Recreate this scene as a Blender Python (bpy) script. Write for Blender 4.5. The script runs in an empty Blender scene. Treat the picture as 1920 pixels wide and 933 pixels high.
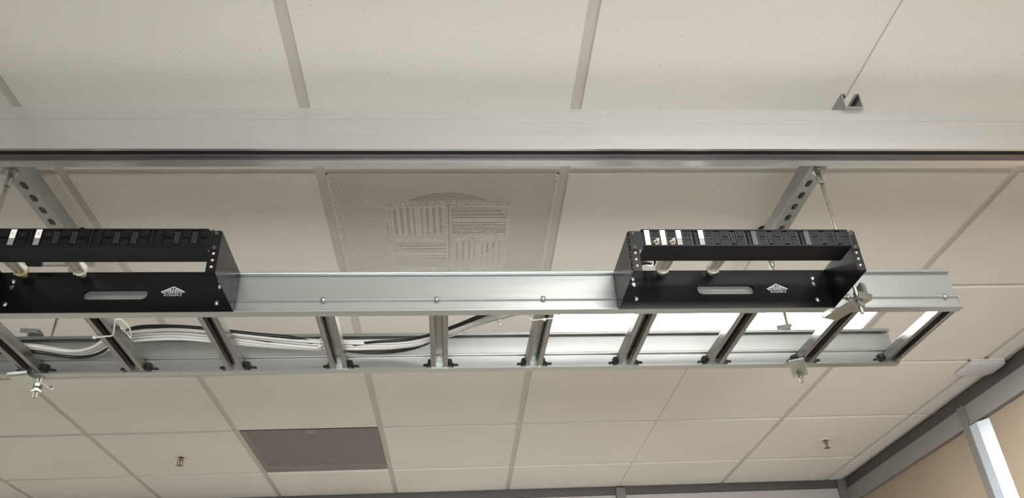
import bpy, bmesh, math, random
from mathutils import Vector, Matrix
random.seed(7)
C = bpy.context.scene.collection
S = bpy.context.scene
PI = math.pi
EYE = 1.6                      # camera height above the floor; all heights below are written relative to it
CZ = 1.24                      # ceiling above the camera

# ------------------------------------------------------------------ camera
cam_d = bpy.data.cameras.new('camera'); cam = bpy.data.objects.new('camera', cam_d); C.objects.link(cam)
cam_d.sensor_width = 36.0; cam_d.lens = 1499.0 * 36 / 1920; cam_d.clip_start = 0.02
pitch, roll, yaw = [math.radians(a) for a in (32.38, -3.09, 4.86)]
fwd = Vector((math.sin(yaw)*math.cos(pitch), math.cos(yaw)*math.cos(pitch), math.sin(pitch)))
rt = Vector((math.cos(yaw), -math.sin(yaw), 0)); up = rt.cross(fwd)
r2 = rt*math.cos(roll) + up*math.sin(roll); u2 = -rt*math.sin(roll) + up*math.cos(roll)
M = Matrix.Identity(4)
for i in range(3):
    M[i][0], M[i][1], M[i][2] = r2[i], u2[i], -fwd[i]
M[0][3], M[1][3], M[2][3] = 0.331, -1.561, EYE
cam.matrix_world = M
S.camera = cam

# ------------------------------------------------------------------ world, exposure, lights
w = bpy.data.worlds.new('world'); S.world = w; w.use_nodes = True
w.node_tree.nodes['Background'].inputs[0].default_value = (0.6, 0.7, 0.85, 1)
w.node_tree.nodes['Background'].inputs[1].default_value = 0.3
S.view_settings.view_transform = 'Standard'; S.view_settings.look = 'None'
S.view_settings.gamma = 1.0; S.view_settings.use_curve_mapping = False
S.view_settings.exposure = 0.0
S.cycles.use_denoising = True
S.cycles.max_bounces = 10; S.cycles.diffuse_bounces = 6; S.cycles.sample_clamp_indirect = 6

def area(name, loc, rot, sx, sy, power, col, spread=PI):
    d = bpy.data.lights.new(name, 'AREA'); d.shape = 'RECTANGLE'; d.size = sx; d.size_y = sy
    d.energy = power; d.color = col; d.spread = spread
    o = bpy.data.objects.new(name, d); C.objects.link(o); o.location = (loc[0], loc[1], loc[2]+EYE); o.rotation_euler = rot
    return o
LIGHT_E = 44.0
FILL_POWER = 23.0
area('unseen_fill', (0.7, -4.85, -0.35), (PI/2+math.radians(17), 0, 0), 2.4, 1.2, FILL_POWER, (1.0, 0.995, 0.97), math.radians(43))  # fill lamp added out of view to shape the ceiling's brightness gradient

# ------------------------------------------------------------------ materials
def mat(name, col, rough=0.5, metal=0.0, var=0.0, vscale=8.0, bump=0.0, bscale=60.0, stretch=(1,1,1), spec=0.5, rvar=0.0, coat=0.0):
    m = bpy.data.materials.new(name); m.use_nodes = True
    nt = m.node_tree; N = nt.nodes; L = nt.links; b = N['Principled BSDF']
    b.inputs['Base Color'].default_value = (*col, 1); b.inputs['Roughness'].default_value = rough
    b.inputs['Metallic'].default_value = metal; b.inputs['Specular IOR Level'].default_value = spec
    b.inputs['Coat Weight'].default_value = coat
    tc = N.new('ShaderNodeTexCoord'); mp = N.new('ShaderNodeMapping'); mp.inputs['Scale'].default_value = stretch
    L.new(tc.outputs['Object'], mp.inputs['Vector'])
    nz = N.new('ShaderNodeTexNoise'); nz.inputs['Scale'].default_value = vscale; nz.inputs['Detail'].default_value = 4
    L.new(mp.outputs[0], nz.inputs['Vector'])
    if var > 0:
        r = N.new('ShaderNodeValToRGB')
        r.color_ramp.elements[0].position = 0.3; r.color_ramp.elements[1].position = 0.7
        r.color_ramp.elements[0].color = (*[c*(1-var) for c in col], 1); r.color_ramp.elements[1].color = (*[min(1, c*(1+var)) for c in col], 1)
        L.new(nz.outputs['Fac'], r.inputs[0]); L.new(r.outputs[0], b.inputs['Base Color'])
    if rvar > 0:
        mr = N.new('ShaderNodeMapRange'); mr.inputs['To Min'].default_value = rough-rvar; mr.inputs['To Max'].default_value = rough+rvar
        L.new(nz.outputs['Fac'], mr.inputs['Value']); L.new(mr.outputs[0], b.inputs['Roughness'])
    if bump > 0:
        n2 = N.new('ShaderNodeTexNoise'); n2.inputs['Scale'].default_value = bscale; n2.inputs['Detail'].default_value = 5
        L.new(mp.outputs[0], n2.inputs['Vector'])
        bp = N.new('ShaderNodeBump'); bp.inputs['Strength'].default_value = bump; bp.inputs['Distance'].default_value = 0.002
        L.new(n2.outputs['Fac'], bp.inputs['Height']); L.new(bp.outputs[0], b.inputs['Normal'])
    return m

def tile_mat():
    m = mat('ceiling_tile', (0.76, 0.745, 0.705), 0.9, var=0.02, vscale=3, bump=0.0)
    nt = m.node_tree; N = nt.nodes; L = nt.links; b = N['Principled BSDF']
    tc = N.new('ShaderNodeTexCoord')
    n1 = N.new('ShaderNodeTexNoise'); n1.inputs['Scale'].default_value = 330; n1.inputs['Detail'].default_value = 6
    n2 = N.new('ShaderNodeTexVoronoi'); n2.inputs['Scale'].default_value = 60
    n3 = N.new('ShaderNodeTexNoise'); n3.inputs['Scale'].default_value = 45; n3.inputs['Detail'].default_value = 3
    for n in (n1, n2, n3): L.new(tc.outputs['Object'], n.inputs['Vector'])
    ad = N.new('ShaderNodeMath'); ad.operation = 'ADD'; L.new(n1.outputs['Fac'], ad.inputs[0]); ad.inputs[1].default_value = 0.0
    bp = N.new('ShaderNodeBump'); bp.inputs['Strength'].default_value = 0.45; bp.inputs['Distance'].default_value = 0.0014
    L.new(ad.outputs[0], bp.inputs['Height']); L.new(bp.outputs[0], b.inputs['Normal'])
    # small fissure specks
    lt = N.new('ShaderNodeMath'); lt.operation = 'LESS_THAN'; lt.inputs[1].default_value = 0.085; L.new(n2.outputs['Distance'], lt.inputs[0])
    gt = N.new('ShaderNodeMath'); gt.operation = 'GREATER_THAN'; gt.inputs[1].default_value = 0.54; L.new(n3.outputs['Fac'], gt.inputs[0])
    mu = N.new('ShaderNodeMath'); mu.operation = 'MULTIPLY'; L.new(lt.outputs[0], mu.inputs[0]); L.new(gt.outputs[0], mu.inputs[1])
    mx = N.new('ShaderNodeMix'); mx.data_type = 'RGBA'
    old = b.inputs['Base Color'].links[0].from_socket
    L.new(old, mx.inputs['A']); mx.inputs['B'].default_value = (0.46, 0.44, 0.40, 1)
    L.new(mu.outputs[0], mx.inputs['Factor']); L.new(mx.outputs['Result'], b.inputs['Base Color'])
    return m

def perf_mat(name, col, pitch, rad):
    m = mat(name, col, 0.5)
    nt = m.node_tree; N = nt.nodes; L = nt.links; b = N['Principled BSDF']; out = N['Material Output']
    tc = N.new('ShaderNodeTexCoord'); sp = N.new('ShaderNodeSeparateXYZ'); L.new(tc.outputs['Object'], sp.inputs[0])
    def mth(op, a, b_=None):
        n = N.new('ShaderNodeMath'); n.operation = op
        for i, v in enumerate((a, b_)):
            if v is None: continue
            if isinstance(v, (int, float)): n.inputs[i].default_value = v
            else: L.new(v, n.inputs[i])
        return n.outputs[0]
    row = pitch*math.sqrt(3)/2
    def lattice(ox, oy):
        fx = mth('SUBTRACT', mth('FRACT', mth('ADD', mth('DIVIDE', sp.outputs[0], pitch), ox)), 0.5)
        fy = mth('SUBTRACT', mth('FRACT', mth('ADD', mth('DIVIDE', sp.outputs[1], row*2), oy)), 0.5)
        X = mth('MULTIPLY', fx, pitch); Y = mth('MULTIPLY', fy, row*2)
        return mth('SQRT', mth('ADD', mth('MULTIPLY', X, X), mth('MULTIPLY', Y, Y)))
    d = mth('MINIMUM', lattice(0.0, 0.0), lattice(0.5, 0.5))
    hole = mth('LESS_THAN', d, rad)
    tr = N.new('ShaderNodeBsdfTransparent'); mx = N.new('ShaderNodeMixShader')
    L.new(hole, mx.inputs[0]); L.new(b.outputs[0], mx.inputs[1]); L.new(tr.outputs[0], mx.inputs[2]); L.new(mx.outputs[0], out.inputs['Surface'])
    return m

def emit(name, col, e):
    m = bpy.data.materials.new(name); m.use_nodes = True; b = m.node_tree.nodes['Principled BSDF']
    b.inputs['Base Color'].default_value = (0.9, 0.9, 0.88, 1); b.inputs['Emission Color'].default_value = (*col, 1); b.inputs['Emission Strength'].default_value = e
    return m

TILE = tile_mat()
GRID = mat('grid_paint', (0.56, 0.54, 0.50), 0.45, var=0.02)
GALV = mat('galvanised_steel', (0.42, 0.445, 0.435), 0.30, 0.72, var=0.07, vscale=5, bump=0.0, rvar=0.05, stretch=(0.4, 9, 9))
GALV_R = mat('galvanised_rung', (0.25, 0.25, 0.24), 0.27, 0.85, var=0.35, vscale=6, bump=0.0, rvar=0.08, stretch=(30, 0.6, 8))
STRUT = mat('strut_steel', (0.36, 0.37, 0.36), 0.42, 0.8, var=0.12, vscale=25, bump=0.08, bscale=80, rvar=0.08)
ZINC = mat('zinc_plated', (0.48, 0.52, 0.49), 0.25, 0.9, var=0.08, vscale=40)
ROD = mat('rod_steel', (0.36, 0.35, 0.31), 0.45, 0.8, var=0.15, vscale=60)
ALU = mat('brushed_aluminium', (0.66, 0.66, 0.662), 0.29, 0.88, var=0.02, vscale=10, stretch=(0.3, 20, 20), rvar=0.04)
ALU2 = mat('aluminium_track', (0.20, 0.19, 0.195), 0.38, 0.9, var=0.04, vscale=10, stretch=(0.3, 20, 20))
SLOTB = mat('slot_black', (0.012, 0.012, 0.012), 0.6)
BLACK = mat('black_powder_coat', (0.0050, 0.0047, 0.0052), 0.24, var=0.15, vscale=20, bump=0.03, bscale=900, spec=0.32)
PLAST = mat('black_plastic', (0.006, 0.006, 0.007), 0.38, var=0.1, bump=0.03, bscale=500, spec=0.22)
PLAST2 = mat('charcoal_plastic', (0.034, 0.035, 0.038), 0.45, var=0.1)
DARK = mat('dark_opening', (0.006, 0.006, 0.006), 0.8)
LABEL = mat('white_paper', (0.82, 0.82, 0.80), 0.6)
GREYL = mat('grey_insert', (0.22, 0.22, 0.22), 0.5)
INK = mat('grey_ink', (0.30, 0.30, 0.32), 0.6)
PRINT = mat('silver_print', (0.62, 0.62, 0.64), 0.5)
NICK = mat('nickel', (0.72, 0.64, 0.55), 0.25, 1.0)
SCREW = mat('bright_screw', (0.85, 0.86, 0.87), 0.22, 1.0)
NYLON = mat('white_nylon', (0.84, 0.82, 0.75), 0.45, var=0.03)
TAN_NYLON = mat('yellowed_nylon', (0.66, 0.56, 0.34), 0.5)
WCABLE = mat('white_cable_jacket', (0.70, 0.71, 0.69), 0.38, var=0.02)
BCABLE = mat('black_cable_jacket', (0.012, 0.012, 0.013), 0.4)
TIE = mat('tie_nylon', (0.78, 0.78, 0.74), 0.35)
TAN = mat('tan_wall', (0.31, 0.25, 0.185), 0.85, var=0.03, vscale=4)
GREYP = mat('grey_trim_paint', (0.16, 0.155, 0.145), 0.5, var=0.03)
DGREY = mat('dark_trim_paint', (0.085, 0.082, 0.078), 0.5, var=0.03)
LGREY = mat('light_grey_paint', (0.235, 0.228, 0.222), 0.55, var=0.02)
PALE = mat('pale_panel', (0.42, 0.41, 0.40), 0.55, var=0.02)
SHEENP = mat('channel_sheen_tint', (0.50, 0.56, 0.64), 0.3, 0.3, var=0.03, vscale=6)  # bluish tint paints in daylight reflected by the channel
BACKW = mat('painted_wall', (0.58, 0.54, 0.48), 0.85, var=0.02)
FLOOR = mat('floor_vinyl', (0.21, 0.207, 0.20), 0.5, var=0.04)
PERF = perf_mat('perforated_sheet', (0.82, 0.80, 0.76), 0.0066, 0.00225)
PERF2 = perf_mat('fine_perforated_sheet', (0.40, 0.37, 0.35), 0.0060, 0.0022)
PAN = mat('white_duct_pan', (0.55, 0.53, 0.50), 0.6)
PLEN = mat('dark_duct', (0.045, 0.04, 0.04), 0.8)
LOUV = mat('white_louvre', (0.80, 0.79, 0.76), 0.5)
DIFF = emit('lit_diffuser', (1.0, 0.98, 0.945), LIGHT_E)
FRAMEW = mat('white_enamel', (0.72, 0.71, 0.68), 0.4)
BRASS = mat('sprinkler_brass', (0.35, 0.27, 0.22), 0.4, 0.9)
APW = mat('sensor_plastic', (0.60, 0.60, 0.62), 0.45)

# ------------------------------------------------------------------ mesh helpers
class MB:
    def __init__(s): s.v = []; s.f = []; s.sm = []
    def add(s, vs, fs, smooth=False, mx=None):
        o = len(s.v)
        s.v += [tuple(mx @ Vector(p)) if mx else tuple(p) for p in vs]
        s.f += [tuple(i+o for i in f) for f in fs]; s.sm += [smooth]*len(fs); return s
    def box(s, x0, x1, y0, y1, z0, z1, mx=None):
        v = [(x, y, z) for z in (z0, z1) for y in (y0, y1) for x in (x0, x1)]
        return s.add(v, [(0,2,3,1), (4,5,7,6), (0,1,5,4), (2,6,7,3), (0,4,6,2), (1,3,7,5)], mx=mx)
    def prism(s, pts, a0, a1, axis='x', mx=None, smooth=False):
        n = len(pts)
        def P(p, a):
            return (a, p[0], p[1]) if axis == 'x' else ((p[0], a, p[1]) if axis == 'y' else (p[0], p[1], a))
        v = [P(p, a0) for p in pts] + [P(p, a1) for p in pts]
        f = [(i, (i+1) % n, (i+1) % n+n, i+n) for i in range(n)]
        s.add(v, f, smooth, mx); s.add(v, [tuple(range(n))[::-1], tuple(range(n, 2*n))], False, mx); return s
    def cyl(s, p0, p1, r0, r1=None, n=16, smooth=True, cap=True):
        r1 = r0 if r1 is None else r1
        p0, p1 = Vector(p0), Vector(p1); d = (p1-p0).normalized()
        a = d.orthogonal().normalized(); b = d.cross(a)
        v = []
        for p, r in ((p0, r0), (p1, r1)):
            v += [p + (a*math.cos(2*PI*i/n) + b*math.sin(2*PI*i/n))*r for i in range(n)]
        s.add(v, [(i, (i+1) % n, (i+1) % n+n, i+n) for i in range(n)], smooth)
        if cap: s.add(v, [tuple(range(n))[::-1], tuple(range(n, 2*n))], False)
        return s
    def lathe(s, prof, o=(0,0,0), axis='z', n=24):
        v = []; o = Vector(o)
        for r, h in prof:
            for i in range(n):
                c, q = r*math.cos(2*PI*i/n), r*math.sin(2*PI*i/n)
                v.append(o + Vector((c, q, h) if axis == 'z' else ((c, h, q) if axis == 'y' else (h, c, q))))
        f = []
        for k in range(len(prof)-1):
            for i in range(n):
                f.append((k*n+i, k*n+(i+1) % n, (k+1)*n+(i+1) % n, (k+1)*n+i))
        s.add(v, f, True); return s
    def tube(s, pts, r, n=8, closed=False):
        P = [Vector(p) for p in pts]; m = len(P); v = []; prev = None
        for i in range(m):
            t = (P[(i+1) % m]-P[i-1]) if closed else (P[min(i+1, m-1)]-P[max(i-1, 0)])
            t.normalize()
            a = t.orthogonal().normalized() if prev is None else (prev - t*prev.dot(t)).normalized()
            prev = a; b = t.cross(a)
            v += [P[i] + (a*math.cos(2*PI*k/n) + b*math.sin(2*PI*k/n))*r for k in range(n)]
        f = []
        for i in range(m if closed else m-1):
            j = (i+1) % m
            f += [(i*n+k, i*n+(k+1) % n, j*n+(k+1) % n, j*n+k) for k in range(n)]
        s.add(v, f, True)
        if not closed: s.add(v, [tuple(range(n))[::-1], tuple(range((m-1)*n, m*n))])
        return s
    def plate(s, outer, holes, t0, t1, plane='xz', mx=None):
        # flat sheet with holes, between t0 and t1 on the remaining axis
        bm = bmesh.new(); loops = []
        for lp in [outer] + holes:
            vs = [bm.verts.new((p[0], p[1], 0)) for p in lp]
            loops.append(vs)
            for i in range(len(vs)): bm.edges.new((vs[i], vs[(i+1) % len(vs)]))
        bmesh.ops.triangle_fill(bm, use_beauty=True, use_dissolve=False, edges=bm.edges[:])
        bm.verts.index_update()
        flat = [(v.co.x, v.co.y) for v in bm.verts]; tri = [tuple(v.index for v in f.verts) for f in bm.faces]
        lps = [[v.index for v in l] for l in loops]; bm.free()
        def P(p, t): return (p[0], t, p[1]) if plane == 'xz' else (p[0], p[1], t)
        n = len(flat); v = [P(p, t0) for p in flat] + [P(p, t1) for p in flat]
        f = [t for t in tri] + [tuple(i+n for i in t[::-1]) for t in tri]
        for l in lps:
            for i in range(len(l)):
                a, b = l[i], l[(i+1) % len(l)]; f.append((a, b, b+n, a+n))
        return s.add(v, f, mx=mx)
    def build(s, name, m, parent=None, bevel=0, seg=2, loc=None, autos=False):
        me = bpy.data.meshes.new(name); me.from_pydata(s.v, [], s.f)
        for p, q in zip(me.polygons, s.sm): p.use_smooth = q
        bm = bmesh.new(); bm.from_mesh(me); bmesh.ops.remove_doubles(bm, verts=bm.verts[:], dist=1e-6)
        bmesh.ops.recalc_face_normals(bm, faces=bm.faces[:]); bm.to_mesh(me); bm.free()
        me.materials.append(m)
        o = bpy.data.objects.new(name, me); C.objects.link(o)
        if parent: o.parent = parent
        if loc: o.location = loc
        if bevel:
            b = o.modifiers.new('bevel', 'BEVEL'); b.width = bevel; b.segments = seg; b.limit_method = 'ANGLE'; b.angle_limit = math.radians(40)
        return o

def tag(o, label=None, cat=None, group=None, kind=None):
    if label: o['label'] = label
    if cat: o['category'] = cat
    if group: o['group'] = group
    if kind: o['kind'] = kind
    return o
def thing(name, label, cat, loc=(0,0,0), rz=0, group=None):
    o = bpy.data.objects.new(name, None); C.objects.link(o); o.empty_display_size = 0.05
    o.location = (loc[0], loc[1], loc[2]+EYE); o.rotation_euler = (0, 0, rz)
    return tag(o, label, cat, group)
def struct(name, mb, m, parent=None, bevel=0):
    o = mb.build(name, m, parent, bevel)
    if not parent: o.location = (0, 0, EYE)
    return tag(o, kind='structure')
def dup(root, loc, rz, label):
    r = root.copy(); C.objects.link(r); r.location = (loc[0], loc[1], loc[2]+EYE); r.rotation_euler = (0, 0, rz); r['label'] = label
    for ch in list(root.children):
        c = ch.copy(); C.objects.link(c); c.parent = r
        for g in list(ch.children):
            d = g.copy(); C.objects.link(d); d.parent = c
    return r
def smooth_path(pts, n=8):
    P = [Vector(p) for p in pts]; out = []
    for i in range(len(P)-1):
        p0, p1, p2, p3 = P[max(i-1, 0)], P[i], P[i+1], P[min(i+2, len(P)-1)]
        for k in range(n):
            t = k/n
            out.append(0.5*((2*p1) + (p2-p0)*t + (2*p0-5*p1+4*p2-p3)*t*t + (3*p1-p0-3*p2+p3)*t**3))
    out.append(P[-1]); return out
def stadium(cx, cz, w, h, n=8, flip=False):
    r = h/2; pts = []
    for i in range(n+1):
        a = -PI/2 + PI*i/n; pts.append((cx+w/2-r+r*math.cos(a), cz+r*math.sin(a)))
    for i in range(n+1):
        a = PI/2 + PI*i/n; pts.append((cx-w/2+r+r*math.cos(a), cz+r*math.sin(a)))
    return pts
def text_part(name, body, size, m, parent, loc, rot, sx=1.0, depth=0.0001):
    cu = bpy.data.curves.new(name, 'FONT'); cu.body = body; cu.size = size; cu.extrude = depth; cu.align_x = 'CENTER'; cu.align_y = 'CENTER'
    cu.resolution_u = 3
    t = bpy.data.objects.new('tmp', cu); C.objects.link(t)
    dg = bpy.context.evaluated_depsgraph_get(); me = bpy.data.meshes.new_from_object(t.evaluated_get(dg))
    bpy.data.objects.remove(t); me.materials.clear(); me.materials.append(m)
    o = bpy.data.objects.new(name, me); C.objects.link(o); o.parent = parent
    o.location = loc; o.rotation_euler = rot; o.scale = (sx, 1, 1)
    return o

# ------------------------------------------------------------------ the room
RX, BY, LX, FY, FZ = 2.54, 2.88, -4.2, -5.0, -EYE
T = 0.6096
UX = {-3: -3.05, -2: -2.032, -1: -1.014, 0: 0.0, 1: 1.0, 2: 2.015, 3: 2.972, 4: 3.968}
VY = {0: 0.046, 1: 1.047, 2: 2.034, 3: 3.009, 4: 4.0}
ux = lambda u: T*(UX.get(u, u))
vy = lambda v: T*(VY.get(v, v))

struct('floor', MB().box(LX, RX, FY, BY, FZ-0.1, FZ), FLOOR)
struct('wall_right', MB().box(RX, RX+0.1, FY, BY, FZ, CZ+0.4), TAN)
struct('wall_back', MB().box(LX, RX, BY, BY+0.1, FZ, CZ+0.4), BACKW)
struct('wall_left', MB().box(LX-0.1, LX, FY, BY, FZ, CZ+0.4), BACKW)
struct('wall_front', MB().box(LX, RX, FY-0.1, FY, FZ, CZ+0.4), BACKW)

us = list(range(-7, 5)); vs = list(range(-8, 5))
skip = {(0, 0), (-1, 3)}
for (a, b) in ((1, 1), (1, -3), (-5, 1)): skip |= {(a, b), (a+1, b)}
bars, tiles = MB(), MB()
BW, DROP = 0.024, 0.007
edge_x = [LX+0.02] + [ux(u) for u in range(-6, 5)] + [RX-0.03]
edge_y = [FY+0.02] + [vy(v) for v in range(-8, 5)] + [BY-0.02]
def tile(x0, x1, y0, y1):
    c = 0.0015; z0, z1 = CZ, CZ+0.018
    v = [(x0, y0, z1), (x1, y0, z1), (x1, y1, z1), (x0, y1, z1), (x0, y0, z0+c), (x1, y0, z0+c), (x1, y1, z0+c), (x0, y1, z0+c),
         (x0+c, y0+c, z0), (x1-c, y0+c, z0), (x1-c, y1-c, z0), (x0+c, y1-c, z0)]
    tiles.add(v, [(0,1,2,3), (0,4,5,1), (1,5,6,2), (2,6,7,3), (3,7,4,0), (4,8,9,5), (5,9,10,6), (6,10,11,7), (7,11,8,4), (11,10,9,8)])
for i in range(len(edge_x)-1):
    for j in range(len(edge_y)-1):
        u, v = i-7, j-9
        if (u, v) in skip: continue
        g = BW/2
        x0, x1, y0, y1 = edge_x[i]+g, edge_x[i+1]-g, edge_y[j]+g, edge_y[j+1]-g
        if u == 1: x1 = edge_x[i+1]-0.0012           # long tiles with a scored middle line
        if u == 2: x0 = edge_x[i]+0.0012
        tile(x0, x1, y0, y1)
for k, x in enumerate(edge_x):
    if k-7 == 2: 
        bars.box(x-0.006, x+0.006, FY, BY, CZ+0.004, CZ+0.02); continue
    bars.box(x-BW/2-0.004, x+BW/2+0.004, FY, BY, CZ+DROP, CZ+0.03)
for y in edge_y: bars.box(LX, RX, y-BW/2-0.004, y+BW/2+0.004, CZ+DROP+0.0004, CZ+0.03)
ceil = struct('ceiling', tiles, TILE)
struct('ceiling_grid', bars, GRID, ceil)
struct('ceiling_deck', MB().box(LX-0.1, RX+0.1, FY-0.1, BY+0.1, CZ+0.4, CZ+0.45), PLEN, ceil)

# wall trims
y_c = BY-0.02
struct('trim_1', MB().box(RX-0.012, RX, FY, BY, 1.19, CZ+0.005), DGREY, bevel=0.001)
struct('trim_2', MB().box(RX-0.022, RX, FY, BY-0.01, 1.105, 1.188), LGREY, bevel=0.001)
struct('trim_3', MB().box(LX, RX-0.012, BY-0.012, BY, 1.200, CZ+0.005), DGREY, bevel=0.001)
struct('trim_4', MB().box(0.42, RX-0.06, BY-0.010, BY, 0.9, 1.197), PALE, bevel=0.001)
struct('trim_5', MB().box(RX-0.060, RX-0.004, BY-0.030, BY, FZ, CZ), GREYP, bevel=0.001)
struct('trim_6', MB().box(RX-0.034, RX, 1.598, 1.642, FZ, 1.19), GREYP, bevel=0.0015)
mb = MB(); mb.prism([(RX-0.001, 1.498), (RX-0.030, 1.545), (RX-0.032, 1.5975), (RX-0.001, 1.5975)], FZ, 1.098, 'z')
struct('trim_7', mb, SHEENP, bevel=0.001)
struct('trim_8', MB().box(LX, -0.03, BY-0.014, BY, 1.02, 1.197), mat('brown_header', (0.14, 0.11, 0.11), 0.5), bevel=0.001)

# unseen window added behind the camera to go with the fill lamp
wn = struct('added_window_1', MB().box(-0.6, 2.4, -4.995, -4.97, -1.05, 0.35), FRAMEW)
fr = MB()
for x in (-0.6, 0.40, 1.38, 2.35): fr.box(x, x+0.05, -4.99, -4.93, -1.05, 0.35)
for z in (-1.05, 0.30): fr.box(-0.6, 2.4, -4.99, -4.93, z, z+0.05)
struct('added_window_frame', fr, FRAMEW, wn)

# ------------------------------------------------------------------ ceiling lights
def troffer(u, v, label):
    x0, x1, y0, y1 = ux(u)+0.013, ux(u+2)-0.013, vy(v)+0.013, vy(v+1)-0.013
    cx, cy = (x0+x1)/2, (y0+y1)/2; hx, hy = (x1-x0)/2, (y1-y0)/2
    t = thing('ceiling_light', label, 'ceiling light', (cx, cy, CZ), 0, 'ceiling lights')
    f = MB(); b = 0.012
    f.box(-hx, hx, -hy, -hy+b, 0, 0.03).box(-hx, hx, hy-b, hy, 0, 0.03).box(-hx, -hx+b, -hy+b, hy-b, 0, 0.03).box(hx-b, hx, -hy+b, hy-b, 0, 0.03)
    f.box(-hx, hx, -hy, hy, 0.07, 0.075)
    f.build('frame', FRAMEW, t, 0.001)
    MB().box(-hx+b, hx-b, -hy+b, hy-b, 0.004, 0.008).build('diffuser', DIFF, t)
    return t
troffer(1, 1, 'glowing white rectangular ceiling light seen through the right half of the ladder rack')
troffer(1, -3, 'glowing white ceiling light behind the camera on the right')
troffer(-5, 1, 'glowing white ceiling light far left of the ladder rack')

# ------------------------------------------------------------------ air grilles
gx0, gx1, gy0, gy1 = ux(0)+0.012, ux(1)-0.012, vy(0)+0.012, vy(1)-0.012
gcx, gcy = (gx0+gx1)/2, (gy0+gy1)/2
g = thing('air_diffuser', 'large square perforated air diffuser with louvre blocks showing through its face', 'air vent', (gcx, gcy, CZ), 0)
hx, hy = (gx1-gx0)/2, (gy1-gy0)/2
MB().box(-hx, hx, -hy, hy, 0.002, 0.0026).build('perforated_face', PERF, g)
fb = MB(); b = 0.004
fb.box(-hx, hx, -hy, -hy+b, 0.0027, 0.06).box(-hx, hx, hy-b, hy, 0.0027, 0.06).box(-hx, -hx+b, -hy, hy, 0.0027, 0.06).box(hx-b, hx, -hy, hy, 0.0027, 0.06)
circ = [(0.008+0.176*math.cos(2*PI*i/40), 0.036+0.176*math.sin(2*PI*i/40)) for i in range(40)]
fb.plate([(-hx, -hy), (hx, -hy), (hx, hy), (-hx, hy)], [circ], 0.060, 0.063, 'xy')
fb.build('back_pan', PAN, g)
nk = MB(); nk.lathe([(0.177, 0.061), (0.177, 0.22)], (0.008, 0.036, 0), n=40); nk.cyl((0.008, 0.036, 0.20), (0.008, 0.036, 0.22), 0.177, n=40)
nk.build('duct_neck', PLEN, g)
def louvre(cx, cy, hor):
    m_ = MB(); h = 0.083; z0, z1 = 0.030, 0.050
    m_.box(cx-h, cx+h, cy-h, cy-h+0.004, z0, z1).box(cx-h, cx+h, cy+h-0.004, cy+h, z0, z1)
    m_.box(cx-h, cx-h+0.004, cy-h, cy+h, z0, z1).box(cx+h-0.004, cx+h, cy-h, cy+h, z0, z1)
    for k in range(-4, 5):
        q = k*0.018; w_ = 0.0030 if k else 0.009
        ang = Matrix.Rotation(math.radians(35 if k else 0), 4, 'X' if hor else 'Y')
        mx = Matrix.Translation((cx, cy+q, 0.042) if hor else (cx+q, cy, 0.042)) @ ang
        if hor: m_.box(-h, h, -w_*2 if k else -w_, w_*2 if k else w_, -0.0006, 0.0006, mx)
        else: m_.box(-w_*2 if k else -w_, w_*2 if k else w_, -h, h, -0.0006, 0.0006, mx)
    m_.build('louvre_block', LOUV, g)
lx, ly = 0.315-gcx, 0.388-gcy
louvre(lx-0.086, ly-0.088, False); louvre(lx+0.086, ly-0.088, True); louvre(lx-0.086, ly+0.088, True); louvre(lx+0.086, ly+0.088, False)

rx0, rx1, ry0, ry1 = ux(-1)+0.012, ux(0)-0.012, vy(3)+0.006, vy(4)-0.012
rg = thing('return_grille', 'dark grey fine-mesh return air grille in the far ceiling below the rack', 'air vent', ((rx0+rx1)/2, (ry0+ry1)/2, CZ), 0)
hx, hy = (rx1-rx0)/2, (ry1-ry0)/2
MB().box(-hx, hx, -hy, hy, 0.002, 0.0026).build('perforated_face', PERF2, rg)
fb = MB(); b = 0.003
fb.box(-hx, hx, -hy, -hy+b, 0.003, 0.15).box(-hx, hx, hy-b, hy, 0.003, 0.15).box(-hx, -hx+b, -hy, hy, 0.003, 0.15).box(hx-b, hx, -hy, hy, 0.003, 0.15)
fb.box(-hx, hx, -hy, hy, 0.15, 0.153)
fb.build('plenum_box', mat('plenum_grey', (0.09, 0.08, 0.075), 0.8), rg)
MB().box(-0.02, 0.02, -hy+0.03, -hy+0.06, 0.006, 0.012).build('latch', PAN, rg)

# ------------------------------------------------------------------ sprinklers and ceiling sensor
def sprinkler(x, y, label):
    t = thing('fire_sprinkler', label, 'sprinkler', (x, y, CZ), 0, 'fire sprinklers')
    MB().lathe([(0.0, 0.0), (0.014, -0.001), (0.016, -0.004), (0.030, -0.005), (0.032, -0.002), (0.032, 0.0), (0.0, 0.0)]).build('escutcheon', FRAMEW, t)
    b_ = MB().cyl((0, 0, -0.003), (0, 0, -0.016), 0.011, 0.008, 12)
    b_.tube(smooth_path([(-0.008, 0, -0.014), (-0.012, 0, -0.025), (-0.008, 0, -0.034), (0, 0, -0.038)], 4), 0.0022)
    b_.tube(smooth_path([(0.008, 0, -0.014), (0.012, 0, -0.025), (0.008, 0, -0.034), (0, 0, -0.038)], 4), 0.0022)
    b_.cyl((0, 0, -0.016), (0, 0, -0.038), 0.0022, n=8)
    b_.build('frame', BRASS, t)
    d = MB().cyl((0, 0, -0.038), (0, 0, -0.0405), 0.0125, 0.0135, 16)
    for i in range(8):
        a = i*PI/4; d.box(0.011, 0.017, -0.002, 0.002, -0.0405, -0.0392, Matrix.Rotation(a, 4, 'Z'))
    d.build('deflector', BRASS, t)
    return t
sp = sprinkler(-0.94, 2.155, 'small pendant fire sprinkler left of the dark return grille')
dup(sp, (2.136, 2.155, CZ), 0.7, 'small pendant fire sprinkler near the right wall corner')

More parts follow.
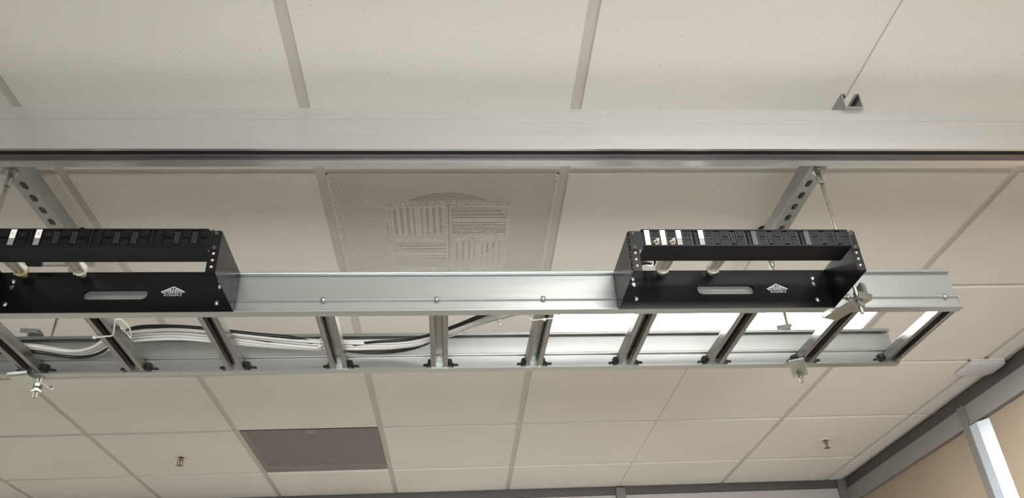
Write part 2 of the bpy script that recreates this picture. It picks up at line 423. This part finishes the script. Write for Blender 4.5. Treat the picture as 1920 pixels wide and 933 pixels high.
sn = thing('ceiling_sensor', 'pale rounded plastic sensor box on the ceiling against the right wall trim', 'sensor', (2.435, 1.295, CZ), 0)
def squircle(a, b, n=40, e=4.0):
    o = []
    for i in range(n):
        t_ = 2*PI*i/n; c, s_ = math.cos(t_), math.sin(t_)
        o.append((a*math.copysign(abs(c)**(2/e), c), b*math.copysign(abs(s_)**(2/e), s_)))
    return o
m_ = MB(); prof = [(1.0, 0.0), (1.0, -0.009), (0.96, -0.014), (0.82, -0.018), (0.5, -0.0195)]
vs_ = []; sq = squircle(0.078, 0.066, e=5.5)
for k, z in prof: vs_ += [(x*k, y*k, z) for x, y in sq]
n = len(sq); fs_ = [(k*n+i, k*n+(i+1) % n, (k+1)*n+(i+1) % n, (k+1)*n+i) for k in range(len(prof)-1) for i in range(n)]
m_.add(vs_, fs_, True); m_.add(vs_, [tuple(range(4*n, 5*n)), tuple(range(n))[::-1]], True)
m_.build('housing', APW, sn)
MB().box(-0.076, 0.060, -0.073, -0.064, -0.006, 0.0).build('mounting_plate', FRAMEW, sn, 0.001)

# small dark bracket on the back wall head
hb = thing('door_bracket', 'small dark grey bracket with two black knobs on the back wall head', 'bracket', (1.235, BY-0.012, 1.17), 0)
MB().box(-0.026, 0.026, -0.030, 0.0, -0.06, 0.062).build('body', GREYP, hb, 0.002)
for x in (-0.013, 0.013): MB().cyl((x, -0.018, 0.058), (x, -0.018, 0.0695), 0.008, n=12).build('knob', DARK, hb)

# ------------------------------------------------------------------ aluminium beam
BFY, BZ0, BZ1 = -0.304, 1.041, 1.150
bmn = thing('track_beam', 'long brushed aluminium track beam crossing the whole view above the ladder rack', 'beam', (0, BFY, BZ0), 0)
X0_, X1_ = -3.9, 2.50; h = BZ1-BZ0
prof = [(0, 0), (0.0065, 0), (0.0065, 0.032), (0.0395, 0.032), (0.0395, 0.0), (0.057, 0.0), (0.057, h), (0.0010, h), (0.0010, 0.0785), (0.0018, 0.0780), (0.0004, 0.0385), (0.0, 0.0375)]
MB().prism(prof, X0_, X1_, 'x').build('extrusion', ALU, bmn)
MB().box(X0_, X1_, 0.0066, 0.0215, 0.0050, 0.0319).box(X0_, X1_, 0.0066, 0.0082, 0.0008, 0.0050).build('slot_fill', SLOTB, bmn)  # solid black strip filling the deep track slot
MB().box(X0_, X1_, 0.0226, 0.0394, 0.0022, 0.0319).build('inner_rail', ALU2, bmn, 0.0008, 1)

# ------------------------------------------------------------------ strut channels and hanger rods
def strut(x, label, y0=-0.312, y1=0.318):
    t = thing('strut_channel', label, 'strut channel', (x, 0, 1.150), 0, 'strut channels above the rack')
    m_ = MB(); W_, H_, k = 0.0206, 0.041, 0.0025
    holes = []; y = -0.292+0.005
    yy = -0.090 - 0.049*4
    while yy < y1-0.02:
        if yy > y0+0.015: holes.append([(p[1], p[0]) for p in stadium(yy, 0.0, 0.028, 0.014)])
        yy += 0.049
    m_.plate([(-W_, y0), (W_, y0), (W_, y1), (-W_, y1)], holes, 0.0, k, 'xy')
    m_.build('web', STRUT, t, 0)
    s_ = MB()
    for sg in (-1, 1):
        a, b_ = sorted((sg*W_, sg*(W_-k)))
        s_.box(a, b_, y0, y1, k, H_)
        a, b_ = sorted((sg*(W_-k), sg*0.011)); s_.box(a, b_, y0, y1, H_-k, H_)
        a, b_ = sorted((sg*0.011, sg*(0.011+k))); s_.box(a, b_, y0, y1, H_-k-0.006, H_-k)
    s_.build('flange', STRUT, t, 0.0006)
    return t
s1 = strut(1.197, 'slotted grey steel strut channel on the right above the rack')
dup(s1, (-0.648, 0, 1.150), 0, 'slotted grey steel strut channel on the left above the rack')

def hexnut(m_, z, r=0.0095, t_=0.008):
    pts = [(r*math.cos(i*PI/3+0.3), r*math.sin(i*PI/3+0.3)) for i in range(6)]
    m_.prism(pts, z, z+t_, 'z')
def rod(x, y, zb, zt, label, ceil_hole=True):
    t = thing('hanger_rod', label, 'hanger rod', (x, y, zb), 0, 'hanger rods')
    L_ = zt-zb; m_ = MB(); pr = []
    nn = int(L_/0.003)
    for i in range(nn*2+1): pr.append((0.0046 if i % 2 else 0.0040, L_*i/(nn*2)))
    m_.lathe([(0, 0)] + pr + [(0, L_)], n=12); m_.build('threaded_shaft', ROD, t)
    a = MB(); hexnut(a, 1.150-zb-0.0095); a.lathe([(0.0, -0.0), (0.013, 0.0), (0.013, 0.0014), (0, 0.0014)], (0, 0, 1.150-zb-0.0016)); a.build('nut', ZINC, t, 0.0006)
    a = MB(); a.cyl((0, 0, 1.140-zb-0.030), (0, 0, 1.140-zb-0.002), 0.0075, n=16); a.build('coupling', ZINC, t, 0.0008)
    a = MB(); hexnut(a, 0.0155, 0.0105); a.build('nut', ZINC, t, 0.0006)
    if ceil_hole:
        pts = [((0.010+0.004*random.random())*math.cos(i*PI/6), (0.010+0.004*random.random())*math.sin(i*PI/6)) for i in range(12)]
        MB().prism(pts, CZ-zb-0.0012, CZ-zb+0.002, 'z').build('ceiling_opening', DARK, t)
    return t
rod(1.200, -0.090, 0.765, CZ+0.10, 'threaded rod at the near rail on the right, beside the end of the black bracket')
rod(1.208, 0.288, 0.768, CZ+0.10, 'threaded rod at the far rail on the right, passing behind the patch panel')
rod(-0.652, -0.090, 0.765, CZ+0.10, 'threaded rod at the near rail on the left, cut by the picture edge')
rod(-0.660, 0.276, 0.764, CZ+0.10, 'threaded rod at the far rail on the left, above the bent clamp')

# ------------------------------------------------------------------ ladder rack
RYAW = math.atan(0.0142)
def rackw(x, y, z=0):
    return (x*math.cos(RYAW)-y*math.sin(RYAW), -0.0687+x*math.sin(RYAW)+y*math.cos(RYAW), 0.8+z)
rack = thing('ladder_rack', 'galvanised steel cable ladder rack with rungs spanning the view', 'cable rack', (0, -0.0687, 0.8), RYAW)
XA, XB = -1.55, 1.463; HR = 0.097
def rail(sgn, y0, ribz):
    Y = lambda q: y0 + sgn*q
    wo, wi = 0.0100, 0.0120          # web
    pr = [(0.0, 0.0), (0.0225, 0.0), (0.0225, 0.006), (0.0208, 0.006), (0.0208, 0.0018), (wi, 0.0018), (wi, ribz-0.0045), (wi-0.0045, ribz-0.002), (wi-0.0045, ribz+0.002),
          (wi, ribz+0.0045), (wi, HR-0.0018), (0.0208, HR-0.0018), (0.0208, HR-0.008), (0.0225, HR-0.008), (0.0225, HR), (0.0008, HR), (-0.0006, HR-0.001), (-0.0006, HR-0.0045),
          (0.0005, HR-0.0055), (0.0030, HR-0.0055), (0.0030, HR-0.0040), (wo, HR-0.0036), (wo, ribz+0.0055), (wo-0.0050, ribz+0.0035), (wo-0.0050, ribz-0.0005), (wo, ribz-0.0030), (wo, 0.0040), (0.0030, 0.0036), (0.0028, 0.0055), (0.0008, 0.0060), (-0.0006, 0.0048), (-0.0006, 0.0010)]
    if sgn < 0:                       # the far rail shows its inside: a rib standing inwards
        pr = [q for q in pr]
        pr[6:10] = [(wi, ribz-0.0045), (wi+0.0042, ribz-0.0015), (wi+0.0042, ribz+0.0025), (wi, ribz+0.0045)]
        pr[-10:-6] = [(wo, ribz+0.0045), (wo+0.0010, ribz+0.002), (wo+0.0010, ribz-0.002)]
    m_ = MB().prism([(Y(p[0]), p[1]) for p in pr], XA, XB, 'x')
    o = m_.build('side_rail', GALV, rack, 0.0005, 1)
    return o
near = rail(1, 0.0, 0.030); far = rail(-1, 0.319, 0.040)
RUNGS = [-1.34, -1.11, -0.877, -0.645, -0.412, -0.185, 0.057, 0.296, 0.525, 0.753, 0.979, 1.21, 1.438]
# weld bumps of the rungs on the rib
for x in RUNGS:
    if x > -0.2 :
        m_ = MB().lathe([(0.0, -0.0020), (0.003, -0.0016), (0.005, 0.0), (0.0075, 0.003)], (x-0.004, 0.0048, 0.0315), 'y', 12)
        m_.build('weld_bump', ZINC, near)
def rung(x):
    m_ = MB(); w2, hh, k = 0.0205, 0.022, 0.0018; a, b_ = 0.0125, 0.3065; z0 = 0.0018
    m_.box(-w2, w2, a, b_, z0+hh-k, z0+hh)
    for sg in (-1, 1):
        p = sorted((sg*w2, sg*(w2-k))); m_.box(p[0], p[1], a, b_, z0, z0+hh-k)
        p = sorted((sg*(w2-k), sg*0.0092)); m_.box(p[0], p[1], a, b_, z0, z0+k)
        p = sorted((sg*0.0092, sg*(0.0092+k))); m_.box(p[0], p[1], a, b_, z0+k, z0+0.0135)
    o = m_.build('rung', GALV_R, rack, 0.0012, 2, loc=(x, 0, 0)); return o
for i, x in enumerate(RUNGS):
    o = rung(x)
    for sg in (-1, 1):
        if x > 1.4 and sg > 0: continue
        k = 1.0 if sg > 0 else 0.75
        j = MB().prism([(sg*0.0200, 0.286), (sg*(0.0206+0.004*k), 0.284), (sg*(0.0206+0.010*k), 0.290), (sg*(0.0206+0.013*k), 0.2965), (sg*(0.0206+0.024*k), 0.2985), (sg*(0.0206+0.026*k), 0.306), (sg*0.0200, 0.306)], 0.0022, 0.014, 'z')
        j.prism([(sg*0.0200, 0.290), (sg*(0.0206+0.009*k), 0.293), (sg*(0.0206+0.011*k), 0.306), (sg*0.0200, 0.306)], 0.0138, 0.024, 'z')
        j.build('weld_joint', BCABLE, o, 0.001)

# ------------------------------------------------------------------ clamps that hold the rack on the rods
def clamp(loc, rz, label, width=0.036, length=0.080, lip=0.010):
    t = thing('rail_clamp', label, 'clamp', loc, rz, 'rail clamps')
    w2 = width/2; k = 0.0028
    # bent plate: along local y, lips up at both ends, a hole for the rod near y=0
    pr = [(-length, lip), (-length+k*1.2, lip+0.001), (-length+0.005, k+0.001), (-length+0.008, k), (0.014, k), (0.018, k+0.003), (0.020, 0.012), (0.023, 0.012), (0.021, 0.002), (0.017, 0.0), (-length+0.006, 0.0), (-length+0.001, 0.002)]
    MB().prism(pr, -w2, w2, 'x').build('plate', ZINC, t, 0.0008)
    return t
clamp((1.208, 0.288, 0.7920), math.radians(-26), 'flat zinc clamp plate and nut under the far rail near the rack end', 0.038, 0.088, 0.006)
clamp((-0.660, 0.276, 0.7890), math.radians(-10), 'bent zinc clamp with a bright edge under the far rail at the left', 0.050, 0.080, 0.009)
t = clamp((1.200, -0.090, 0.7925), math.radians(202), 'zinc clamp on the near rail beside the right end of the black bracket', 0.040, 0.090, 0.005)
MB().prism([(-0.020, 0.003), (0.017, 0.003), (0.017, 0.040), (0.006, 0.050), (-0.020, 0.036)], -0.017, -0.0145, 'x').build('upright_tab', ZINC, t, 0.0006)
def topclip(x, y, rz, label):
    t = thing('rail_clip', label, 'clamp', rackw(x, y, 0.0972), rz, 'clips over the rail top')
    pr = [(-0.030, 0.0), (-0.028, 0.0), (-0.026, 0.010), (-0.002, 0.016), (0.018, 0.014), (0.022, 0.0), (0.024, 0.0), (0.020, 0.0165), (-0.002, 0.0185), (-0.028, 0.012)]
    MB().prism(pr, -0.019, 0.019, 'x').build('cap', ZINC, t, 0.0006)
    return t
topclip(1.190, 0.318, math.radians(-20), 'pale zinc clip over the far rail against the bright light')
topclip(-0.676, 0.306, math.radians(8), 'zinc clip over the far rail at the left end above the cables')

# ------------------------------------------------------------------ hinged black brackets
BWD, BHT, BDP = 0.241, 0.095, 0.156
def keyhole(cx, cz, sg):
    return [(cx-0.0045, cz-0.006), (cx-0.0015, cz-0.012), (cx+0.002, cz-0.012), (cx+0.0045, cz-0.004), (cx+0.003, cz-0.0005), (cx-0.003, cz-0.0005)]
def bracket(xc, ylocal_back, label, pegs, slot, logo_x, kx, screws):
    p = rackw(xc, ylocal_back)
    t = thing('hinged_bracket', label, 'bracket', p, RYAW, 'hinged wall brackets')
    hl = [stadium(slot[0], slot[1], 0.130, 0.0235, 10)] + [keyhole(a, b_, 1) for a, b_ in kx]
    MB().plate([(-BWD, 0), (BWD, 0), (BWD, BHT), (-BWD, BHT)], hl, -0.0016, 0.0).build('back_plate', BLACK, t)
    for sg in (-1, 1):
        a, b_ = sorted((sg*BWD, sg*(BWD-0.0016)))
        sp_ = MB().box(a, b_, -BDP, -0.0016, 0, BHT).build('side_plate', BLACK, t, 0.0004, 1)
        a, b_ = sorted((sg*BWD, sg*(BWD-0.019)))
        fl = MB().box(a, b_, -BDP-0.0016, -BDP, 0.001, BHT-0.001)
        if sg < 0:
            for k in range(5):
                fl.cyl((-BWD-0.0005, -BDP-0.001, 0.004+k*0.018), (-BWD-0.0005, -BDP-0.001, 0.018+k*0.018), 0.0025, n=10)
        f = fl.build('front_flange', BLACK, t, 0.0004, 1)
        for z in (0.043, 0.028, 0.013):
            r_ = MB().lathe([(0.0, -0.0022), (0.0022, -0.0018), (0.0034, 0.0)], (sg*(BWD-0.0095), -BDP-0.0016, z), 'y', 14)
            r_.build('rivet', SCREW, f)
    for a, b_ in screws:
        m_ = MB().lathe([(0, -0.0042), (0.003, -0.0038), (0.0048, -0.0022), (0.0052, -0.0016)], (a, 0, b_), 'y', 16)
        m_.build('screw', SCREW, t)
    for a, b_ in kx:
        MB().box(a-0.0055, a+0.0055, 0.0001, 0.0012, b_-0.0125, b_+0.0005).build('slot_lightener', SCREW, t)  # bright plate added behind the keyhole to lighten it
    for (px, pz, mt) in pegs:
        m_ = MB(); m_.lathe([(0.0, -0.0015), (0.011, -0.0015), (0.0135, -0.004), (0.0150, -0.004), (0.0150, -0.0016), (0.0, -0.0016)], (px, -0.018, pz), 'y', 28)
        m_.lathe([(0.0, 0.0), (0.0150, 0.0), (0.0150, -0.0040)], (px, -0.0180, pz), 'y', 28)
        m_.cyl((px, -0.018, pz), (px, -0.0016, pz-0.003), 0.006, n=12)
        for i in range(-4, 5):
            m_.box(px+i*0.0028-0.0005, px+i*0.0028+0.0005, -0.0235, -0.0195, pz-0.0125, pz-0.002)
        fl = m_.build('cable_peg', mt, t)
        q = MB()
        for (x0, x1, x2, x3) in ((-0.0125, -0.0105, -0.0165, -0.014), (-0.0015, 0.0005, -0.001, 0.0015), (0.009, 0.0115, 0.0145, 0.0175)):
            v = [(px+x0, -0.020, pz-0.008), (px+x1, -0.020, pz-0.008), (px+x1, -0.020, pz+0.006), (px+x0, -0.020, pz+0.006),
                 (px+x2, -0.100, pz-0.010), (px+x3, -0.100, pz-0.010), (px+x3, -0.100, pz+0.006), (px+x2, -0.100, pz+0.006)]
            q.add(v, [(0,1,2,3), (4,7,6,5), (0,4,5,1), (1,5,6,2), (2,6,7,3), (3,7,4,0)])
        v = [(px-0.0115, -0.020, pz-0.001), (px+0.0105, -0.020, pz-0.001), (px+0.0105, -0.020, pz+0.001), (px-0.0115, -0.020, pz+0.001),
             (px-0.015, -0.100, pz-0.001), (px+0.016, -0.100, pz-0.001), (px+0.016, -0.100, pz+0.001), (px-0.015, -0.100, pz+0.001)]
        q.add(v, [(0,1,2,3), (4,7,6,5), (0,4,5,1), (1,5,6,2), (2,6,7,3), (3,7,4,0)])
        q.build('fin', NYLON, fl, 0.0004, 1)
    # printed emblem: a low gable with lines, small lettering and the part number
    lx_, lz = logo_x, 0.0465; yy = -0.0018
    m_ = MB()
    def bar(p0, p1, w_):
        a = Vector((p0[0], 0, p0[1])); b_ = Vector((p1[0], 0, p1[1])); d = (b_-a).normalized(); nn = Vector((-d.z, 0, d.x))*w_/2
        pts = [a-nn, b_-nn, b_+nn, a+nn]
        m_.add([(q.x+lx_, yy, q.z+lz) for q in pts] + [(q.x+lx_, yy+0.0002, q.z+lz) for q in pts], [(0,1,2,3), (7,6,5,4), (0,4,5,1), (1,5,6,2), (2,6,7,3), (3,7,4,0)])
    bar((-0.0235, 0.0), (0.0, 0.0122), 0.0020); bar((0.0235, 0.0), (0.0, 0.0122), 0.0020)
    bar((-0.0240, -0.0002), (0.0240, -0.0002), 0.0011)
    for z, a, b_ in ((0.0024, 0.0175, 0.0065), (0.0044, 0.0135, 0.0065), (0.0064, 0.0100, 0.0065)):
        bar((-a, z), (-b_, z), 0.0009); bar((a, z), (b_, z), 0.0009)
    for x in (-0.0050, 0.0, 0.0050): bar((x, 0.0), (x, 0.0095 if x == 0 else 0.0078), 0.0016)
    bar((-0.0045, 0.0070), (-0.0012, 0.0012), 0.0007); bar((0.0010, 0.0070), (0.0044, 0.0012), 0.0007)
    m_.build('gable_emblem', PRINT, t)
    text_part('printed_lettering', 'Allen Tel Products, Inc.', 0.0046, PRINT, t, (lx_, yy, lz-0.0030), (PI/2, 0, 0), 0.96)
    text_part('printed_lettering', 'AT55HM-3', 0.0062, PRINT, t, (lx_+0.001, yy, lz-0.0078), (PI/2, 0, 0), 1.25)
    return t
RXC, LXC = 0.9225, -0.366
bracket(RXC, -0.0015, 'black hinged metal bracket on the near rail at the right',
        [(-0.1375, 0.0900, NYLON), (-0.0245, 0.0900, NYLON)], (0.004, 0.046), 0.120,
        [(-0.2005, 0.066), (0.2075, 0.066)], [(-0.2015, 0.073), (-0.200, 0.024), (0.209, 0.073), (0.2065, 0.019)])
bracket(LXC, -0.0015, 'black hinged metal bracket on the near rail at the left, cut by the picture edge',
        [(-0.192, 0.0900, TAN_NYLON), (-0.075, 0.0900, NYLON)], (-0.003, 0.0415), 0.112,
        [(-0.211, 0.066), (0.205, 0.066)], [(-0.212, 0.073), (-0.214, 0.020), (0.204, 0.072), (0.205, 0.020)])

# ------------------------------------------------------------------ patch panels
ZP0, ZP1 = 0.0575, 0.0985
def patch_panel(xc, label, shaded, labels, ovals, coax, plates, slots, dx=0.0):
    p = rackw(xc, -0.0015)
    t = thing('patch_panel', label, 'patch panel', p, RYAW, 'patch panels')
    yf = -BDP-0.0046
    m_ = MB(); bx0, bx1 = -0.2135+dx, 0.2255+dx
    m_.box(bx0, bx1, yf, yf+0.004, ZP0, ZP0+0.0035).box(bx0, bx1, yf, yf+0.004, ZP1-0.0035, ZP1)
    m_.box(bx0, bx1, yf+0.004, yf+0.0055, ZP0, ZP1)
    m_.box(bx0, bx1, yf+0.0055, yf+0.058, ZP0, ZP0+0.0016).box(bx0, bx1, yf+0.0055, yf+0.022, ZP1-0.0016, ZP1)
    m_.build('housing', PLAST, t, 0.0004, 1)
    for sg in (-1, 1):
        a, b_ = sorted((sg*(BWD-0.001), bx0 if sg < 0 else bx1))
        e = MB().box(a, b_, yf+0.001, yf+0.003, 0.0500, 0.0945).build('ear', PLAST, t, 0.0006)
        for z in (0.0555, 0.0885):
            MB().lathe([(0.0, -0.0006), (0.0014, -0.0006), (0.0018, -0.0024), (0.0036, -0.0018), (0.0046, 0.0)], (sg*(BWD-0.0095), yf+0.001, z), 'y', 14).build('screw', PLAST2, e)
    secs = [bx0+0.0005+k*0.1125 for k in range(4)]
    zu, zl = 0.0872, 0.0672
    for si, s0 in enumerate(secs):
        for k in range(3):
            cx = s0+0.0275+0.033*k; lx_ = s0+0.0105+0.033*k
            idx = si*3+k
            # module bezel
            mm = MB()
            f0, f1 = yf+0.0008, yf+0.004
            mm.box(cx-0.0095, cx-0.0078, f0, f1, ZP0+0.0035, ZP1-0.0035).box(cx+0.0078, cx+0.0095, f0, f1, ZP0+0.0035, ZP1-0.0035)
            mm.box(cx-0.0078, cx+0.0078, f0, f1, 0.0764, 0.0782)
            mod = mm.build('port_module', PLAST2 if not shaded else PLAST, t, 0.0003, 1)  # left panel takes the darker plastic, painting in its shade
            for row, z in ((0, zu), (1, zl)):
                if (idx, row) in ovals:
                    q = MB().box(cx-0.0074, cx+0.0074, yf+0.002, yf+0.004, z-0.0080, z+0.0080)
                    q.lathe([(0.0, -0.0010), (0.0045, -0.0006), (0.0068, 0.002)], (cx, yf+0.002, z-0.001), 'y', 16)
                    q.build('jack', PLAST, mod, 0.0003, 1)
                    MB().box(cx-0.0055, cx+0.0055, yf+0.0005, yf+0.0012, z-0.004, z+0.0005).build('jack_opening', DARK, mod)
                elif (idx, row) in coax:
                    q = MB().box(cx-0.0074, cx+0.0074, yf+0.002, yf+0.004, z-0.0080, z+0.0080); q.build('jack', PLAST, mod, 0.0003, 1)
                    q = MB(); r = 0.0066; pts = [(cx+r*math.cos(i*PI/3+0.2), z-0.001+r*math.sin(i*PI/3+0.2)) for i in range(6)]
                    q.prism(pts, yf-0.0015, yf+0.002, 'y')
                    q.lathe([(0.0048, 0.0), (0.0046, -0.0025), (0.0036, -0.003), (0.0036, -0.0105), (0.0026, -0.0108), (0.0024, -0.004), (0, -0.004)], (cx, yf-0.0012, z-0.001), 'y', 18)
                    q.build('coax_connector', NICK, mod, 0.0003, 1)
                else:
                    q = MB().box(cx-0.0072, cx+0.0072, yf+0.0006, yf+0.004, z-0.0076, z+0.0076)
                    q.box(cx-0.0045, cx+0.0045, yf-0.0002, yf+0.0006, z-0.0070, z-0.0056)
                    q.build('blank_insert', PLAST, mod, 0.0003, 1)
            # label well left of the ports
            if idx in labels:
                txt = labels[idx]; full = len(txt) == 2
                a = MB().box(lx_-0.0052, lx_+0.0052, yf-0.0004, yf+0.001, (0.0605 if full else 0.0762), 0.0958).build('port_label', LABEL, t)
                text_part('printed_number', txt[0], 0.0062, INK, a, (lx_, yf-0.0006, 0.0862), (PI/2, PI/2, 0), 1.0)
                if full: text_part('printed_number', txt[1], 0.0062, INK, a, (lx_, yf-0.0006, 0.0690), (PI/2, PI/2, 0), 1.0)
                else: MB().box(lx_-0.0052, lx_+0.0052, yf-0.0002, yf+0.001, 0.0605, 0.0758).build('label_holder', GREYL, t)
            elif idx in plates:
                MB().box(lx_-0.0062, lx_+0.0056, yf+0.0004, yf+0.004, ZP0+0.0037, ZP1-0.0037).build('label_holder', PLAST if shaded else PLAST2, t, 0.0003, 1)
            elif idx in slots:
                MB().box(lx_-0.0028, lx_+0.0030, yf+0.0002, yf+0.004, 0.0640, 0.0915).build('label_holder', DARK, t)
                MB().box(lx_-0.0046, lx_-0.0034, yf, yf+0.004, 0.0630, 0.0925).box(lx_+0.0034, lx_+0.0046, yf, yf+0.004, 0.0630, 0.0925).build('label_rim', PLAST2, t, 0.0002, 1)
        # joint beside each block
        MB().box(s0+0.1082, s0+0.1096, yf-0.0001, yf+0.003, ZP0+0.001, ZP1-0.001).build('block_joint', DARK, t)
    return t
pp = patch_panel(RXC, 'black patch panel with two brass-coloured coax connectors and white port labels', False,
            {0: ('27', '29'), 1: ('28', '30'), 2: ('29',), 3: ('30',)}, {(0, 0), (1, 0), (2, 0), (3, 0)}, {(0, 1), (1, 1)}, {6, 9}, {4, 5, 7, 8, 10, 11})
patch_panel(LXC, 'black patch panel on the left bracket, shade painted into its plastic, with two half-white labels', True,
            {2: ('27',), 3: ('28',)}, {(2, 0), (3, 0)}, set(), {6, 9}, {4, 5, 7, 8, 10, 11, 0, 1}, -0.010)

# ------------------------------------------------------------------ cables on the rungs (rack coordinates)
spine = [(-1.54, 0.20, .034), (-1.1, 0.22, .034), (-0.85, 0.250, .034), (-0.70, 0.232, .034), (-0.63, 0.232, .034), (-0.555, 0.262, .034), (-0.50, 0.250, .034), (-0.44, 0.200, .036), (-0.385, 0.176, .036),
         (-0.295, 0.168, .036), (-0.215, 0.180, .034), (-0.13, 0.205, .034), (-0.036, 0.228, .034), (0.036, 0.240, .034), (0.135, 0.243, .034),
         (0.237, 0.230, .034), (0.326, 0.178, .036), (0.387, 0.130, .038), (0.435, 0.100, .040), (0.494, 0.072, .042), (0.56, 0.062, .042), (0.64, 0.060, .048), (0.70, 0.050, .085), (0.735, 0.010, .116), (0.765, -0.045, .110), (0.79, -0.095, .088)]
def cable(idx, dy, dz, r, m, label, cat, group, ph, sp=spine, sway=1.0):
    pts = []
    for i, (x, y, z) in enumerate(sp):
        f = 1.0 if i < len(sp)-5 else 0.35
        a = ph + x*5.0
        yy = y + (dy + 0.004*math.sin(a)*sway)*f
        zz = z + (dz + 0.0025*math.cos(a*1.3)*sway)*f
        pts.append((x, yy, max(zz, 0.0245+r)))
    o = thing('network_cable', label, cat, (0, -0.0687, 0.8), RYAW, group)
    bpy.data.objects.remove(o)
    ob = MB().tube(smooth_path(pts, 7), r, 10).build('network_cable', m)
    ob.location = (0, -0.0687, 0.8+EYE); ob.rotation_euler = (0, 0, RYAW)
    return tag(ob, label, cat, group)
wl = 'white network cable in the loose bundle lying along the ladder rungs'
for i, (dy, dz) in enumerate(((-0.019, 0.0), (-0.0100, 0.001), (-0.001, 0.0), (0.0085, 0.001), (0.0175, 0.0), (-0.0055, 0.0085), (0.0045, 0.0095))):
    cable(i, dy, dz, 0.0035, WCABLE, wl, 'cable', 'white cables on the rack', i*0.9)
sp2 = []
for (x, y, z) in spine:
    if x < -0.43: off = 0.020
    elif x < 0.0: off = -0.022
    elif x < 0.30: off = -0.022+0.055*math.sin(min(1.0, x/0.10)*PI/2) if x < 0.2 else 0.033-0.03*(x-0.2)/0.1
    elif x < 0.34: off = -0.012
    elif x < 0.5: off = -0.022
    else: off = 0.0
    sp2.append((x, y+off, z+(0.004 if off < 0 else 0.0)))
cable(7, 0.0, 0.002, 0.0046, BCABLE, 'thick black cable that sags below the white bundle and crosses over to its near side', 'cable', None, 0.4, sp2, 0.4)
sp3 = [(x, y+(0.006 if x < -0.3 else -0.010 if x < -0.1 else 0.012 if x < 0.1 else -0.022 if x < 0.5 else 0.004), z) for x, y, z in spine]
cable(8, 0.0, 0.004, 0.0034, BCABLE, 'thin black cable threaded through the middle of the white bundle', 'cable', None, 2.0, sp3, 0.8)

# coax tails behind the panels
def tail(pts, r, m, label, cat='cable', name='coax_cable'):
    ob = MB().tube(smooth_path(pts, 7), r, 10).build(name, m); ob.location = (0, -0.0687, 0.8+EYE); ob.rotation_euler = (0, 0, RYAW)
    return tag(ob, label, cat)
tail([(0.739, -0.150, 0.066), (0.741, -0.115, 0.064), (0.752, -0.080, 0.070), (0.757, -0.045, 0.085), (0.750, -0.015, 0.106), (0.72, 0.012, 0.112)], 0.0034, BCABLE, 'black coax cable dropping behind the right patch panel beside the left white peg')
tail([(0.700, -0.060, 0.084), (0.725, -0.072, 0.088), (0.760, -0.090, 0.096), (0.80, -0.100, 0.094)], 0.0045, mat('grey_cable_jacket', (0.42, 0.42, 0.41), 0.4), 'grey cable bundle end behind the left corner of the right patch panel')
tail([(-0.575, -0.030, 0.104), (-0.55, -0.026, 0.103), (-0.52, -0.024, 0.103)], 0.0062, BCABLE, 'short black cable piece resting behind the left patch panel')
tail([(-0.516, -0.024, 0.103), (-0.49, -0.024, 0.1032), (-0.455, -0.026, 0.1032)], 0.0058, WCABLE, 'short white cable piece resting behind the left patch panel')

# ------------------------------------------------------------------ cable ties
def tie(pts, head, label, closed=False, r=0.0013):
    t = thing('cable_tie', label, 'cable tie', (0, -0.0687, 0.8), RYAW, 'white cable ties')
    MB().tube(smooth_path(pts, 6), r, 8, False).build('strap', TIE, t)
    MB().box(-0.0035, 0.0035, -0.0030, 0.0030, -0.0025, 0.0025).build('head', TIE, t, 0.0006, loc=head)
    return t
def ring(x, y, z, ry, rz_, n=14):
    return [(x, y+ry*math.cos(2*PI*i/n), z+rz_*math.sin(2*PI*i/n)) for i in range(n+1)]
tie(ring(0.020, 0.236, 0.036, 0.027, 0.0125), (0.020, 0.216, 0.024), 'white tie around the bundle left of the fourth visible rung', r=0.0016)
tie(ring(0.430, 0.102, 0.041, 0.027, 0.0135), (0.434, 0.125, 0.030), 'white tie where the bundle climbs to the near rail', r=0.0016)
tie([(0.500, 0.045, -0.0015), (0.512, 0.040, -0.0025), (0.528, 0.036, -0.0025), (0.552, 0.034, -0.001), (0.556, 0.034, 0.012), (0.55, 0.04, 0.030), (0.525, 0.05, 0.056), (0.50, 0.05, 0.034), (0.494, 0.045, 0.01), (0.500, 0.045, -0.0015)], (0.524, 0.036, -0.0045), 'white knotted tie around the rung beside the bright light')
tie([(-0.436, 0.104, -0.003), (-0.415, 0.099, -0.0035), (-0.398, 0.095, -0.0035), (-0.390, 0.080, -0.0035), (-0.372, 0.035, -0.0030), (-0.366, 0.024, -0.0025), (-0.356, 0.026, -0.0025),
     (-0.352, 0.060, -0.0025), (-0.360, 0.098, -0.0025), (-0.368, 0.122, 0.002), (-0.374, 0.110, 0.008), (-0.372, 0.070, 0.001)], (-0.438, 0.105, -0.003), 'long loose white tie looped over the second rung at the left', r=0.0017)
